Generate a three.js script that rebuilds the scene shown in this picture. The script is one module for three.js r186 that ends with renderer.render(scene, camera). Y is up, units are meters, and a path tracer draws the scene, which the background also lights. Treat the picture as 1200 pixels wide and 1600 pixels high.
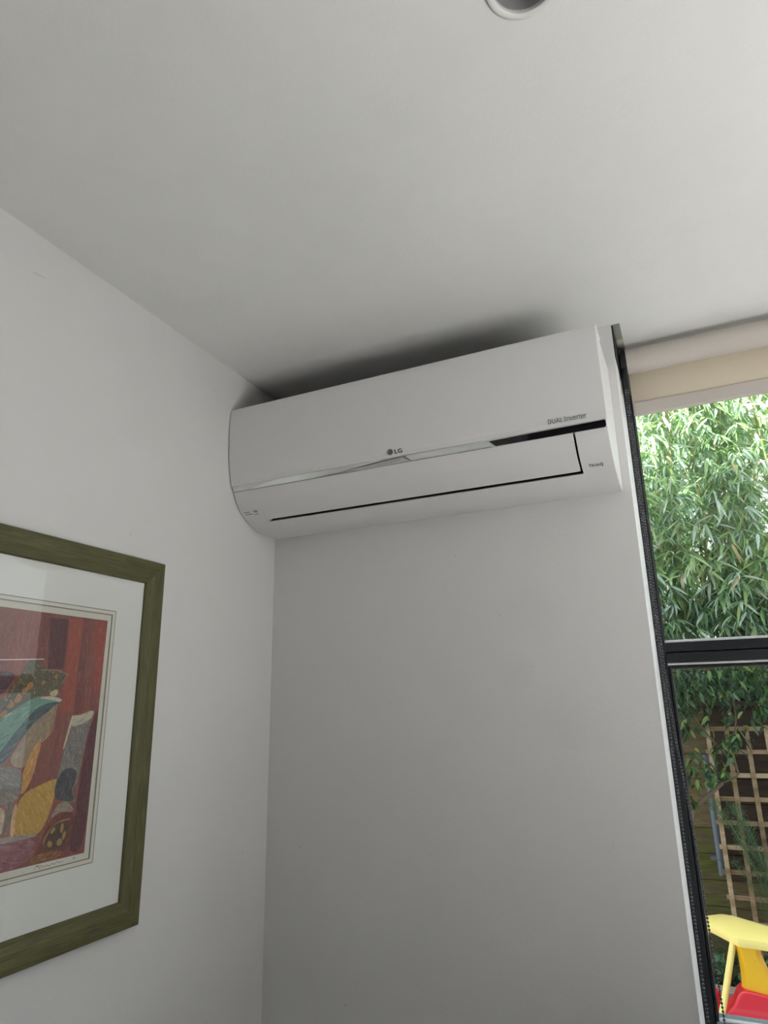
import * as THREE from 'three';
import { RoundedBoxGeometry } from 'three/addons/geometries/RoundedBoxGeometry.js';
import { TextGeometry } from 'three/addons/geometries/TextGeometry.js';
import { FontLoader } from 'three/addons/loaders/FontLoader.js';
import { mergeGeometries, toCreasedNormals, mergeVertices } from 'three/addons/utils/BufferGeometryUtils.js';

// ---------------------------------------------------------------- camera, sky, sun, exposure
const scene = new THREE.Scene();
const camera = new THREE.PerspectiveCamera(75.06, 1200 / 1600, 0.02, 200);
camera.rotation.order = 'YXZ';
camera.position.set(0.9303, 1.6, 1.3704);
camera.rotation.set(0.2843, 0.4288, -0.0186);
scene.add(camera);

// overcast sky: brighter towards the zenith
{
  const W = 64, Hh = 32, d = new Float32Array(W * Hh * 4);
  for (let r = 0; r < Hh; r++) {
    const s = Math.max(0, Math.sin(((r + 0.5) / Hh - 0.5) * Math.PI));
    const k = 0.62 + 0.38 * s;
    for (let c = 0; c < W; c++) { const i = (r * W + c) * 4; d[i] = 0.96 * k; d[i + 1] = 1.0 * k; d[i + 2] = 1.05 * k; d[i + 3] = 1; }
  }
  const t = new THREE.DataTexture(d, W, Hh, THREE.RGBAFormat, THREE.FloatType);
  t.mapping = THREE.EquirectangularReflectionMapping; t.magFilter = t.minFilter = THREE.LinearFilter; t.needsUpdate = true;
  scene.background = t; scene.backgroundIntensity = 2.5;
}
// hazy sun behind the house, coming in steeply through the added skylight
const sun = new THREE.DirectionalLight(new THREE.Color(1.0, 0.985, 0.96), 35.0);
sun.position.set(2.4 + 1.0, 17.5, 2 + 10); sun.target.position.set(2.4, 0, 2);
sun.castShadow = true; sun.shadow.radius = 9; sun.shadow.mapSize.set(2048, 2048);
Object.assign(sun.shadow.camera, { left: -8, right: 8, top: 8, bottom: -8, near: 0.5, far: 40 });
scene.add(sun, sun.target);

const renderer = new THREE.WebGLRenderer({ antialias: true });
renderer.toneMapping = THREE.LinearToneMapping;
renderer.toneMappingExposure = 1.07;
renderer.shadowMap.enabled = true;

// ---------------------------------------------------------------- helpers
function rng(seed) { let a = seed >>> 0; return () => { a = (a + 0x6d2b79f5) | 0; let t = Math.imul(a ^ (a >>> 15), 1 | a); t = (t + Math.imul(t ^ (t >>> 7), 61 | t)) ^ t; return ((t ^ (t >>> 14)) >>> 0) / 4294967296; }; }
const used = new Map();
function numbered(n) { const k = used.get(n) || 0; used.set(n, k + 1); return k ? n + '_' + String(k).padStart(3, '0') : n; }
function mesh(name, geo, mat, parent = scene) {
  const g = Array.isArray(geo) ? merge(geo) : geo;
  const m = new THREE.Mesh(g, mat); m.name = parent === scene ? numbered(name) : name; m.castShadow = m.receiveShadow = true; parent.add(m); return m;
}
function merge(list) { return mergeGeometries(list.map((g) => { const h = g.index ? g.toNonIndexed() : g.clone(); for (const k of Object.keys(h.attributes)) if (!['position', 'normal', 'uv'].includes(k)) h.deleteAttribute(k); if (!h.attributes.uv) h.setAttribute('uv', new THREE.BufferAttribute(new Float32Array(h.attributes.position.count * 2), 2)); return h; })); }
function struct(name, geo, mat) { const m = mesh(name, geo, mat); m.userData.kind = 'structure'; return m; }
function thing(name, label, category, [x, y, z] = [0, 0, 0], group) {
  const o = new THREE.Group(); o.name = numbered(name); o.position.set(x, y, z); o.userData = { label, category }; if (group) o.userData.group = group; scene.add(o); return o;
}
function tag(o, label, category, group) { o.userData.label = label; o.userData.category = category; if (group) o.userData.group = group; return o; }
// box from min/max corners, uv in metres
function bx(x0, x1, y0, y1, z0, z1) { const g = new THREE.BoxGeometry(x1 - x0, y1 - y0, z1 - z0); g.translate((x0 + x1) / 2, (y0 + y1) / 2, (z0 + z1) / 2); return metreUV(g); }
function rbx(x0, x1, y0, y1, z0, z1, r = 0.002, s = 2) { const g = new RoundedBoxGeometry(x1 - x0, y1 - y0, z1 - z0, s, r); g.translate((x0 + x1) / 2, (y0 + y1) / 2, (z0 + z1) / 2); return metreUV(g); }
function metreUV(g) {
  const p = g.attributes.position, n = g.attributes.normal, uv = new Float32Array(p.count * 2);
  for (let i = 0; i < p.count; i++) {
    const ax = Math.abs(n.getX(i)), ay = Math.abs(n.getY(i)), az = Math.abs(n.getZ(i));
    if (ax >= ay && ax >= az) { uv[2 * i] = p.getZ(i); uv[2 * i + 1] = p.getY(i); } else if (ay >= az) { uv[2 * i] = p.getX(i); uv[2 * i + 1] = p.getZ(i); } else { uv[2 * i] = p.getX(i); uv[2 * i + 1] = p.getY(i); }
  }
  g.setAttribute('uv', new THREE.BufferAttribute(uv, 2)); return g;
}
function tube(pts, r, seg = 12, rad = 6) { return new THREE.TubeGeometry(new THREE.CatmullRomCurve3(pts.map((p) => new THREE.Vector3(...p))), seg, r, rad); }
const V2 = (x, y) => new THREE.Vector2(x, y);
// value noise on a periodic lattice
function noiseField(seed, n) { const r = rng(seed), a = new Float32Array(n * n); for (let i = 0; i < a.length; i++) a[i] = r(); return (u, v) => { u = ((u % 1) + 1) % 1 * n; v = ((v % 1) + 1) % 1 * n; const i = Math.floor(u), j = Math.floor(v), s = u - i, t = v - j, S = s * s * (3 - 2 * s), T = t * t * (3 - 2 * t), q = (x, y) => a[(y % n) * n + (x % n)]; return (q(i, j) * (1 - S) + q(i + 1, j) * S) * (1 - T) + (q(i, j + 1) * (1 - S) + q(i + 1, j + 1) * S) * T; }; }
function dataTex(n, fn, srgb, repeat = [1, 1]) {
  const d = new Uint8Array(n * n * 4);
  for (let y = 0; y < n; y++) for (let x = 0; x < n; x++) { const c = fn(x / n, y / n), i = (y * n + x) * 4; for (let k = 0; k < 3; k++) d[i + k] = Math.max(0, Math.min(255, c[k] ?? c[0])); d[i + 3] = 255; }
  const t = new THREE.DataTexture(d, n, n); t.magFilter = THREE.LinearFilter; t.minFilter = THREE.LinearFilter; t.wrapS = t.wrapT = THREE.RepeatWrapping; t.repeat.set(...repeat); if (srgb) t.colorSpace = THREE.SRGBColorSpace; t.needsUpdate = true; return t;
}
const std = (o) => new THREE.MeshStandardMaterial(o), phys = (o) => new THREE.MeshPhysicalMaterial(o);
const lin = (r, g, b) => new THREE.Color().setRGB(r, g, b);

// ---------------------------------------------------------------- room sizes
const H = 2.3884, W = 0.8525, WR = 2.36, RX = 4.2, RZ = 3.9, SILL = 0.985, SX0 = 1.66, SX1 = 3.65, SZ0 = 1.4, SZ1 = 2.5;

// ---------------------------------------------------------------- materials
const nA = noiseField(11, 64), nB = noiseField(12, 32), nC = noiseField(13, 128), nD = noiseField(14, 8);
const rollerBump = dataTex(512, (u, v) => { const h = 0.5 * nC(u * 1, v * 1) + 0.3 * nA(u * 1.0 + 0.3, v) + 0.2 * nC(u * 2, v * 2); return [h * 255]; }, false, [2.2, 2.2]);
const wallTone = dataTex(256, (u, v) => { const h = 0.6 * nD(u, v) + 0.25 * nB(u, v) + 0.15 * nA(u, v); const k = 247 + 8 * h; return [k, k, k]; }, true, [0.5, 0.5]);
function scuffTex() {          // off-white paint with a few small scuffs, one metre and a half to the side
  const c = document.createElement('canvas'); c.width = c.height = 2048; const g = c.getContext('2d'); g.fillStyle = '#fbfbfb'; g.fillRect(0, 0, 2048, 2048);
  const r = rng(77);
  for (let i = 0; i < 26; i++) { g.strokeStyle = `rgba(${r() < 0.5 ? '90,88,84' : '255,255,255'},${0.05 + 0.13 * r()})`; g.lineWidth = 1 + 2.5 * r(); const x = r() * 2048, y = r() * 2048, a = r() * 6.3, l = 6 + 30 * r(); g.beginPath(); g.moveTo(x, y); g.quadraticCurveTo(x + Math.cos(a) * l * 0.5 + 3, y + Math.sin(a) * l * 0.5, x + Math.cos(a) * l, y + Math.sin(a) * l); g.stroke(); }
  for (let i = 0; i < 60; i++) { g.fillStyle = `rgba(90,86,80,${0.06 + 0.16 * r()})`; g.beginPath(); g.arc(r() * 2048, r() * 2048, 0.8 + 1.8 * r(), 0, 7); g.fill(); }
  for (let i = 0; i < 14; i++) { const x = r() * 2048, y = r() * 2048, q = 60 + 160 * r(), k = g.createRadialGradient(x, y, 0, x, y, q); k.addColorStop(0, 'rgba(120,116,112,0.035)'); k.addColorStop(1, 'rgba(120,116,112,0)'); g.fillStyle = k; g.fillRect(x - q, y - q, 2 * q, 2 * q); }
  const t = new THREE.CanvasTexture(c); t.colorSpace = THREE.SRGBColorSpace; t.wrapS = t.wrapT = THREE.RepeatWrapping; t.repeat.set(0.66, 0.66); return t;
}
const wallMat = std({ color: lin(0.72, 0.715, 0.71), map: scuffTex(), roughness: 0.62, bumpMap: rollerBump, bumpScale: 0.0002 });
const ceilMat = std({ color: lin(0.80, 0.80, 0.785), map: wallTone, roughness: 0.9, bumpMap: rollerBump, bumpScale: 0.00022 });
const trimMat = std({ color: lin(0.78, 0.78, 0.77), roughness: 0.45 });
const floorTex = dataTex(512, (u, v) => { const plank = Math.floor(v * 8), s = (Math.sin(plank * 12.9) * 43758.5) % 1, g = nC(u * 0.25 + s, v * 4) * 0.6 + nA(u * 0.3 + s, v * 2) * 0.4; const k = 0.8 + 0.25 * g + 0.1 * s, e = (v * 8) % 1 < 0.02 ? 0.55 : 1; return [74 * k * e, 66 * k * e, 60 * k * e]; }, true, [0.8, 0.8]);
const floorMat = std({ map: floorTex, roughness: 0.4 });
const sunBlockMat = std({ color: lin(0.5, 0.49, 0.47), roughness: 0.9 });

// ---------------------------------------------------------------- the room
struct('floor', bx(-0.15, RX + 0.15, -0.12, 0, -0.2, RZ + 0.15), floorMat);
{ // ceiling with the round hole of the downlight
  const s = new THREE.Shape([V2(-0.15, -0.2), V2(RX + 0.15, -0.2), V2(RX + 0.15, RZ + 0.15), V2(-0.15, RZ + 0.15)]);
  const h = new THREE.Path(); h.absarc(0.852, 0.792, 0.0385, 0, Math.PI * 2, true); s.holes.push(h);
  s.holes.push(new THREE.Path([V2(SX0, SZ0), V2(SX0, SZ1), V2(SX1, SZ1), V2(SX1, SZ0)]));   // unseen skylight, added to let sun onto the bounce bench
  const g = new THREE.ExtrudeGeometry(s, { depth: 0.22, bevelEnabled: false, curveSegments: 40 }); g.rotateX(Math.PI / 2); g.translate(0, H + 0.22, 0);
  struct('ceiling', metreUV(g), ceilMat);
}
struct('wall_left', bx(-0.15, 0, 0, H, -0.2, RZ + 0.15), wallMat);
struct('wall_back', [bx(0, W, 0, H, -0.2, 0), bx(W, WR, 0, SILL, -0.2, 0), bx(WR, RX + 0.15, 0, H, -0.2, 0)], wallMat);
const darkWallMat = std({ color: lin(0.10, 0.095, 0.09), roughness: 0.6 });   // unseen walls coloured dark to cut bounced light
struct('wall_right', bx(RX, RX + 0.15, 0, H, 0, RZ + 0.15), darkWallMat);
struct('wall_front', bx(0, RX, 0, H, RZ, RZ + 0.15), darkWallMat);
struct('added_sun_block', bx(-2.5, 6.5, H + 0.23, 8.35, -0.3, 1.0), sunBlockMat);  // unseen block added to keep the sun off the hedge

{ // unseen bench added to bounce sun upward: white top, dark base
  const b = new THREE.Group(); b.name = 'added_bounce_bench'; b.userData.kind = 'structure'; scene.add(b);
  mesh('bounce_top', rbx(1.55, 3.75, 1.0, 1.04, 0.58, 1.75, 0.003), std({ color: lin(0.8, 0.8, 0.79), roughness: 0.5 }), b);
  mesh('bounce_base', bx(1.6, 3.7, 0, 1.0, 0.63, 1.7), std({ color: lin(0.06, 0.055, 0.05), roughness: 0.6 }), b);
}
// ---------------------------------------------------------------- window
struct('lit_reveal_1', rbx(W, W + 0.0008, SILL, H - 0.0005, -0.145, -0.0005, 0.0003), std({ color: lin(0.92, 0.93, 0.93), roughness: 0.4 }));   // skin over the reveal, coloured paler for the window light on it
const frameBlack = std({ color: lin(0.009, 0.0105, 0.014), roughness: 0.42 });
const gasketMat = std({ color: lin(0.006, 0.006, 0.007), roughness: 0.7 });
const litEdgeGrey = std({ color: lin(0.62, 0.64, 0.66), roughness: 0.35 });  // pale strips standing for light caught on the bevelled frame edges
const sashSkyTint = std({ color: lin(0.20, 0.24, 0.28), roughness: 0.3 });  // bottom sash rail tinted blue-grey for the sky reflected in it
const glassMat = phys({ color: lin(0.93, 0.97, 0.95), roughness: 0.0, transmission: 1, thickness: 0, ior: 1.5 });
const glassLow = phys({ color: lin(0.92, 0.96, 0.94), roughness: 0.0, transmission: 1, thickness: 0, ior: 1.5 });
{
  const w = new THREE.Group(); w.name = 'window_1'; w.userData.kind = 'structure'; scene.add(w);
  const ZF = -0.145, ZB = -0.2, T0 = 1.6755, T1 = 1.7165;
  mesh('jamb', rbx(W, W + 0.018, SILL, H, ZB, ZF, 0.0012), frameBlack, w);
  mesh('jamb', rbx(WR - 0.03, WR, SILL, H, ZB, ZF, 0.0012), frameBlack, w);
  mesh('head_rail', rbx(W + 0.018, WR - 0.03, H - 0.014, H, ZB, ZF, 0.0012), frameBlack, w);
  mesh('sill_rail', rbx(W + 0.018, WR - 0.03, SILL, 1.034, ZB, ZF, 0.0012), frameBlack, w);
  mesh('transom', [rbx(W + 0.018, WR - 0.03, T0 + 0.022, T1, ZB, ZF - 0.001, 0.0012), rbx(W + 0.018, WR - 0.03, T0, T0 + 0.0195, ZB, ZF + 0.004, 0.0015)], frameBlack, w);
  mesh('lit_edge', rbx(W + 0.018, WR - 0.03, T1, T1 + 0.0055, -0.175, ZF - 0.004, 0.0012), litEdgeGrey, w);
  mesh('lit_edge', rbx(W + 0.018, WR - 0.03, T0 - 0.0045, T0, -0.175, ZF + 0.0, 0.0012), litEdgeGrey, w);
  mesh('lit_edge', rbx(W + 0.0245, WR - 0.036, 1.0485, 1.0518, -0.160, ZF - 0.003, 0.001), litEdgeGrey, w);
  mesh('sash_stile', [rbx(W + 0.0195, W + 0.0245, 1.035, T0 - 0.006, -0.188, ZF - 0.003, 0.001), rbx(WR - 0.036, WR - 0.0315, 1.035, T0 - 0.006, -0.188, ZF - 0.003, 0.001)], frameBlack, w);
  mesh('sash_rail', rbx(W + 0.0195, WR - 0.0315, 1.035, 1.0488, -0.188, ZF - 0.002, 0.0015), sashSkyTint, w);
  mesh('sash_rail', rbx(W + 0.0195, WR - 0.0315, T0 - 0.010, T0 - 0.005, -0.188, ZF - 0.006, 0.001), gasketMat, w);
  mesh('gasket', [bx(W + 0.018, W + 0.0195, T1, H - 0.014, -0.168, -0.160), bx(W + 0.018, W + 0.0195, 1.035, T0, -0.178, -0.160)], gasketMat, w);
  const up = new THREE.PlaneGeometry(WR - W - 0.048, H - 0.014 - T1); up.translate((W + WR - 0.012) / 2, (H - 0.014 + T1) / 2, -0.176); mesh('upper_glass', up, glassMat, w);
  const lo = new THREE.PlaneGeometry(WR - W - 0.06, T0 - 1.040); lo.translate((W + WR - 0.012) / 2, (T0 + 1.038) / 2, -0.180); mesh('lower_glass', lo, glassLow, w);
}

// ---------------------------------------------------------------- air conditioner
const font = await new FontLoader().loadAsync('fonts/droid/droid_sans_regular.typeface.json');
const fontB = await new FontLoader().loadAsync('fonts/droid/droid_sans_bold.typeface.json');
{
  const X0 = 0.0025, X1 = 0.8365, Z0 = 0.0008;
  const key = [[Z0, 2.0095], [0.0445, 2.0082], [0.085, 2.0132], [0.124, 2.0262], [0.157, 2.049], [0.178, 2.0805], [0.1915, 2.112], [0.2005, 2.170], [0.2032, 2.225], [0.2008, 2.2745], [0.1965, 2.2815]];
  const curve = new THREE.SplineCurve(key.map(([z, y]) => V2(z, y)));
  const P = curve.getSpacedPoints(160);                              // .x = z, .y = y
  const at = (y) => { let i = P.length - 2; while (i > 0 && (P[i].y > y || P[i].x < 0.08)) i--; const a = P[i], b = P[i + 1], t = THREE.MathUtils.clamp((y - a.y) / (b.y - a.y), 0, 1); const dz = b.x - a.x, dy = b.y - a.y, l = Math.hypot(dz, dy); return { z: a.x + t * dz, tz: dz / l, ty: dy / l, nz: dy / l, ny: -dz / l }; };
  const part = (y0, y1) => [{ x: at(y0).z, y: y0 }, ...P.filter((p) => p.x > 0.08 && p.y > y0 + 2e-4 && p.y < y1 - 2e-4), { x: at(y1).z, y: y1 }].map((p) => V2(p.x, p.y));
  const offset = (pts, d) => pts.map((p, i) => { const a = pts[Math.max(0, i - 1)], b = pts[Math.min(pts.length - 1, i + 1)], dz = b.x - a.x, dy = b.y - a.y, l = Math.hypot(dz, dy); return V2(p.x + (dy / l) * d, p.y - (dz / l) * d); });
  function sweep(prof, x0, x1, bl = 0, br = bl) {                    // closed outline in (z, y) drawn along x, left and right ends rounded off by bl, br
    let pts = prof; if (THREE.ShapeUtils.area(pts) < 0) pts = [...pts].reverse();
    const n = pts.length, inset = (d) => pts.map((p, i) => { const a = pts[(i + n - 1) % n], b = pts[(i + 1) % n]; let dz = b.x - a.x, dy = b.y - a.y; const l = Math.hypot(dz, dy) || 1; return V2(p.x - (dy / l) * d, p.y + (dz / l) * d); });
    const secs = [...(bl ? [[x0, inset(bl)], [x0 + bl * 0.3, inset(bl * 0.3)], [x0 + bl, pts]] : [[x0, pts]]), ...(br ? [[x1 - br, pts], [x1 - br * 0.3, inset(br * 0.3)], [x1, inset(br)]] : [[x1, pts]])];
    const pos = [], tri = (a, b, c) => pos.push(...a, ...b, ...c), at3 = (s, i) => [s[0], s[1][i % n].y, s[1][i % n].x];
    for (let k = 0; k + 1 < secs.length; k++) for (let i = 0; i < n; i++) { const a = at3(secs[k], i), b = at3(secs[k], i + 1), c = at3(secs[k + 1], i + 1), d = at3(secs[k + 1], i); tri(a, b, c); tri(a, c, d); }
    const f = THREE.ShapeUtils.triangulateShape(pts, []), s0 = secs[0], s1 = secs[secs.length - 1];
    for (const [a, b, c] of f) { tri(at3(s0, a), at3(s0, c), at3(s0, b)); tri(at3(s1, a), at3(s1, b), at3(s1, c)); }
    const g = new THREE.BufferGeometry(); g.setAttribute('position', new THREE.Float32BufferAttribute(pos, 3));
    for (let i = 0, p = g.attributes.position.array; i < p.length; i += 9) { const q = [p[i + 3], p[i + 4], p[i + 5]]; p[i + 3] = p[i + 6]; p[i + 4] = p[i + 7]; p[i + 5] = p[i + 8]; p[i + 6] = q[0]; p[i + 7] = q[1]; p[i + 8] = q[2]; }
    return metreUV(toCreasedNormals(g, 0.3));
  }
  const YS = 2.0215, YC = 2.0835, YP = 2.0945;                       // slot, crease, lower edge of the front panel
  const ac = thing('air_conditioner', 'white wall-mounted split air conditioner unit high in the corner', 'air conditioner', [0, 0, 0]);
  const white = std({ color: lin(0.735, 0.73, 0.73), roughness: 0.5 });
  const dark = std({ color: lin(0.02, 0.02, 0.022), roughness: 0.6 });
  const chrome = std({ color: lin(0.90, 0.93, 0.92), metalness: 0.55, roughness: 0.2 });
  const chromeDark = std({ color: lin(0.30, 0.31, 0.32), metalness: 1, roughness: 0.3 });
  const gloss = phys({ color: lin(0.006, 0.006, 0.008), roughness: 0.06, clearcoat: 1, clearcoatRoughness: 0.03 });
  const print = std({ color: lin(0.05, 0.05, 0.055), roughness: 0.5 });
  const low = [...P.filter((p) => p.x <= 0.08 || p.y < YP), V2(at(YP).z, YP)];
  const closeBack = (a) => [...a, V2(0.19, YP), V2(0.19, 2.276), V2(0.186, 2.280), V2(Z0, 2.283)];
  const FX0 = 0.060, FX1 = 0.7735, GAP = 0.0042;
  const mid = [...P.filter((p) => p.x <= 0.08 || p.y < YS), V2(at(YS).z, YS), V2(at(YS).z - 0.016, YS + 0.012), V2(0.125, 2.068), V2(0.15, YC - 0.0006), V2(at(YC - 0.0004).z, YC - 0.0004), ...part(YC, YP)];
  mesh('housing', [sweep(closeBack(low), X0, FX0, 0.0015, 0), sweep(closeBack(low), FX1 + GAP, X1, 0, 0.0015), sweep(closeBack(mid), FX0, FX1 + GAP)], white, ac);
  const shell = (y0, y1, out, inn) => { const o = part(y0, y1); return [...offset(o, out), ...offset(o, inn).reverse()]; };
  { // front panel: a full-width cover whose top edge rolls over
    const o = part(YP, 2.2812); const prof = [...offset(o, 0.0012), V2(0.188, 2.2855), V2(0.13, 2.2862), V2(0.13, 2.2835), V2(0.1905, 2.2815), ...offset(part(YP, 2.276), -0.004).reverse()];
    mesh('front_panel', sweep(prof, X0 - 0.0006, X1 + 0.0016, 0.0014), white, ac);
  }
  { // dark air intake on top: a frame of fine bars over a black well
    const bars = []; for (let i = 0; i < 40; i++) bars.push(bx(0.03 + i * 0.0198, 0.0325 + i * 0.0198, 2.2832, 2.2848, 0.02, 0.128)); for (const z of [0.016, 0.05, 0.09, 0.126]) bars.push(bx(0.02, 0.82, 2.2832, 2.2846, z, z + 0.003));
    const top = mesh('intake_grille', bx(0.01, 0.829, 2.2831, 2.2834, 0.004, 0.1295), std({ color: lin(0.03, 0.03, 0.03), roughness: 0.9 }), ac); mesh('grille_bars', bars, std({ color: lin(0.1, 0.1, 0.1), roughness: 0.7 }), top).userData.kind = 'stuff';
  }
  mesh('louver', sweep(shell(YS + 0.0032, YC - 0.0012, 0.0, -0.006), FX0, FX1, 0, 0.0007), white, ac);
  mesh('outlet_recess', sweep([V2(at(YS).z - 0.001, YS + 0.0004), V2(at(YS).z - 0.0140, YS + 0.0112), V2(0.1268, 2.0664), V2(0.1522, YC - 0.0022), V2(0.150, YC - 0.0008), V2(0.1245, 2.0685), V2(at(YS).z - 0.0165, YS + 0.0125)], FX0 + 0.0001, FX1 + GAP - 0.0001), dark, ac);
  mesh('outlet_side', sweep([...offset(part(YS + 0.0004, YC - 0.001), -0.0004), V2(0.1505, YC - 0.001), V2(0.1255, 2.0695), V2(at(YS).z - 0.0145, YS + 0.0125)], FX1 + GAP - 0.0005, FX1 + GAP - 0.0001), dark, ac);
  // plates bent onto the front, outlines in (x, y)
  function plate(xy, off, thick) {
    let pts = xy.map(([x, y]) => V2(x, y)); if (THREE.ShapeUtils.area(pts) < 0) pts.reverse();
    const f = THREE.ShapeUtils.triangulateShape(pts, []), put = (p, o) => { const s = at(p.y); return [p.x, p.y + s.ny * o, s.z + s.nz * o]; }, pos = [];
    for (const [a, b, c] of f) { pos.push(...put(pts[a], off), ...put(pts[b], off), ...put(pts[c], off)); pos.push(...put(pts[a], off - thick), ...put(pts[c], off - thick), ...put(pts[b], off - thick)); }
    pts.forEach((p, i) => { const q = pts[(i + 1) % pts.length], A = put(p, off), B = put(q, off), C = put(q, off - thick), D = put(p, off - thick); pos.push(...A, ...D, ...B, ...B, ...D, ...C); });
    const g = new THREE.BufferGeometry(); g.setAttribute('position', new THREE.Float32BufferAttribute(pos, 3)); g.computeVertexNormals(); return metreUV(g);
  }
  const strip = (name, xo, off, thick, m) => mesh(name, plate(xo.map(([x, o]) => [x, YC + o]), off, thick), m, ac);
  strip('seam', [[0.0045, -0.0012], [0.62, -0.0012], [0.62, -0.0003], [0.0045, -0.0003]], 0.0003, 0.001, dark);
  strip('accent_blade', [[0.035, 0.0004], [0.08, 0.0060], [0.11, 0.0088], [0.15, 0.0108], [0.192, 0.0116], [0.232, 0.0106], [0.272, 0.0084], [0.32, 0.0066], [0.345, 0.0064], [0.30, 0.0034], [0.26, 0.0016], [0.225, 0.0004]], 0.0019, 0.003, chrome);
  strip('accent_shadow_line', [[0.222, 0.0002], [0.26, 0.0017], [0.30, 0.0036], [0.345, 0.0067], [0.39, 0.0091], [0.4365, 0.0109], [0.451, 0.0003], [0.447, 0.0003], [0.433, 0.0093], [0.39, 0.0073], [0.345, 0.0044], [0.30, 0.0017], [0.26, 0.0003]], 0.0015, 0.003, chromeDark);
  strip('accent_blade', [[0.275, 0.0003], [0.30, 0.0014], [0.345, 0.0041], [0.39, 0.0070], [0.4325, 0.0090], [0.4465, 0.0003]], 0.0013, 0.003, chrome);
  strip('accent_crease', [[0.375, 0.0024], [0.40, 0.0042], [0.428, 0.0058], [0.425, 0.0044], [0.40, 0.0031]], 0.0016, 0.001, chromeDark);
  strip('accent_blade', [[0.4378, 0.0106], [0.4515, 0.0005], [0.6275, 0.0006], [0.6155, 0.0094], [0.53, 0.0103]], 0.0019, 0.003, chrome);
  { const m = mesh('display_strip', plate([[0.616, 2.0926], [0.6278, YC - 0.0008], [0.8315, YC - 0.0008], [0.8345, YC + 0.0012], [0.8345, 2.0925], [0.8335, 2.0942], [0.72, 2.0935]], 0.0021, 0.004), gloss, ac); m.userData.label = 'glossy black display strip at the right end'; }
  mesh('accent_lip', plate([[0.55, YC - 0.0018], [0.8358, YC - 0.0018], [0.8358, YC - 0.0009], [0.55, YC - 0.0009]], 0.0022, 0.004), chrome, ac);
  const onFront = (g, x, y, out = 0.0018) => { const s = at(y), p = g.attributes.position; for (let i = 0; i < p.count; i++) { const a = p.getY(i), o = out + p.getZ(i); p.setXYZ(i, x + p.getX(i), y + a * s.ty + s.ny * o, s.z + a * s.tz + s.nz * o); } g.computeVertexNormals(); return g; };
  const text = (t, size, w, f = font) => { const g = new TextGeometry(t, { font: f, size, depth: 0.0002, curveSegments: 5 }); g.computeBoundingBox(); const b = g.boundingBox; g.translate(-b.min.x, 0, 0); if (w) g.scale(w / (b.max.x - b.min.x), 1, 1); return g; };
  mesh('lettering', onFront(text('DUAL Inverter', 0.0090, 0.0700), 0.7330, 2.1030, 0.0018), print, ac);
  mesh('lettering', onFront(text('LG', 0.0090, 0.0172, fontB), 0.4176, 2.1012, 0.0018), print, ac);
  mesh('lettering', onFront(text('ThinQ', 0.0074, 0.0262, fontB), 0.7905, 2.0280, 0.0003), print, ac);
  mesh('lettering', [onFront(text('10', 0.0066, 0.0110, fontB), 0.0370, 2.0385, 0.0003), ...[[0.0115, 2.0402, 0.016], [0.0115, 2.0365, 0.021]].flatMap(([x, y, w]) => [0, 1, 2, 3, 4].map((k) => { const q = new THREE.BoxGeometry(w / 5 - 0.0009, 0.0017, 0.0002); q.translate(w / 10 + k * w / 5, 0.001, 0.0001); return onFront(q, x, y, 0.0003); })), ...[onFront(new THREE.BoxGeometry(0.011, 0.0012, 0.0002).translate(0.0055, 0, 0.0001), 0.037, 2.0357, 0.0003)]], print, ac);
  { // round face emblem
    const disc = onFront(new THREE.CylinderGeometry(0.0062, 0.0062, 0.0002, 32).rotateX(Math.PI / 2).translate(0, 0, 0.0001), 0.4078, 2.1062);
    const em = mesh('emblem', disc, print, ac), pale = std({ color: lin(0.45, 0.45, 0.45), roughness: 0.5 });
    const ring = new THREE.RingGeometry(0.0043, 0.0049, 28, 1, Math.PI * 0.02, Math.PI * 1.5); 
    const bar = (w, h, x, y) => new THREE.PlaneGeometry(w, h).translate(x, y, 0);
    mesh('emblem_mark', onFront(merge([ring.translate(0, 0, 0.0003), bar(0.0008, 0.0055, 0, 0).translate(0, 0, 0.0003), bar(0.0024, 0.0008, 0.0012, -0.0026).translate(0, 0, 0.0003), bar(0.0036, 0.0007, 0.0028, 0.0002).translate(0, 0, 0.0003), new THREE.CircleGeometry(0.0008, 10).translate(-0.0024, 0.0022, 0.0003)]), 0.4078, 2.1062), pale, em);
  }
}

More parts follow.
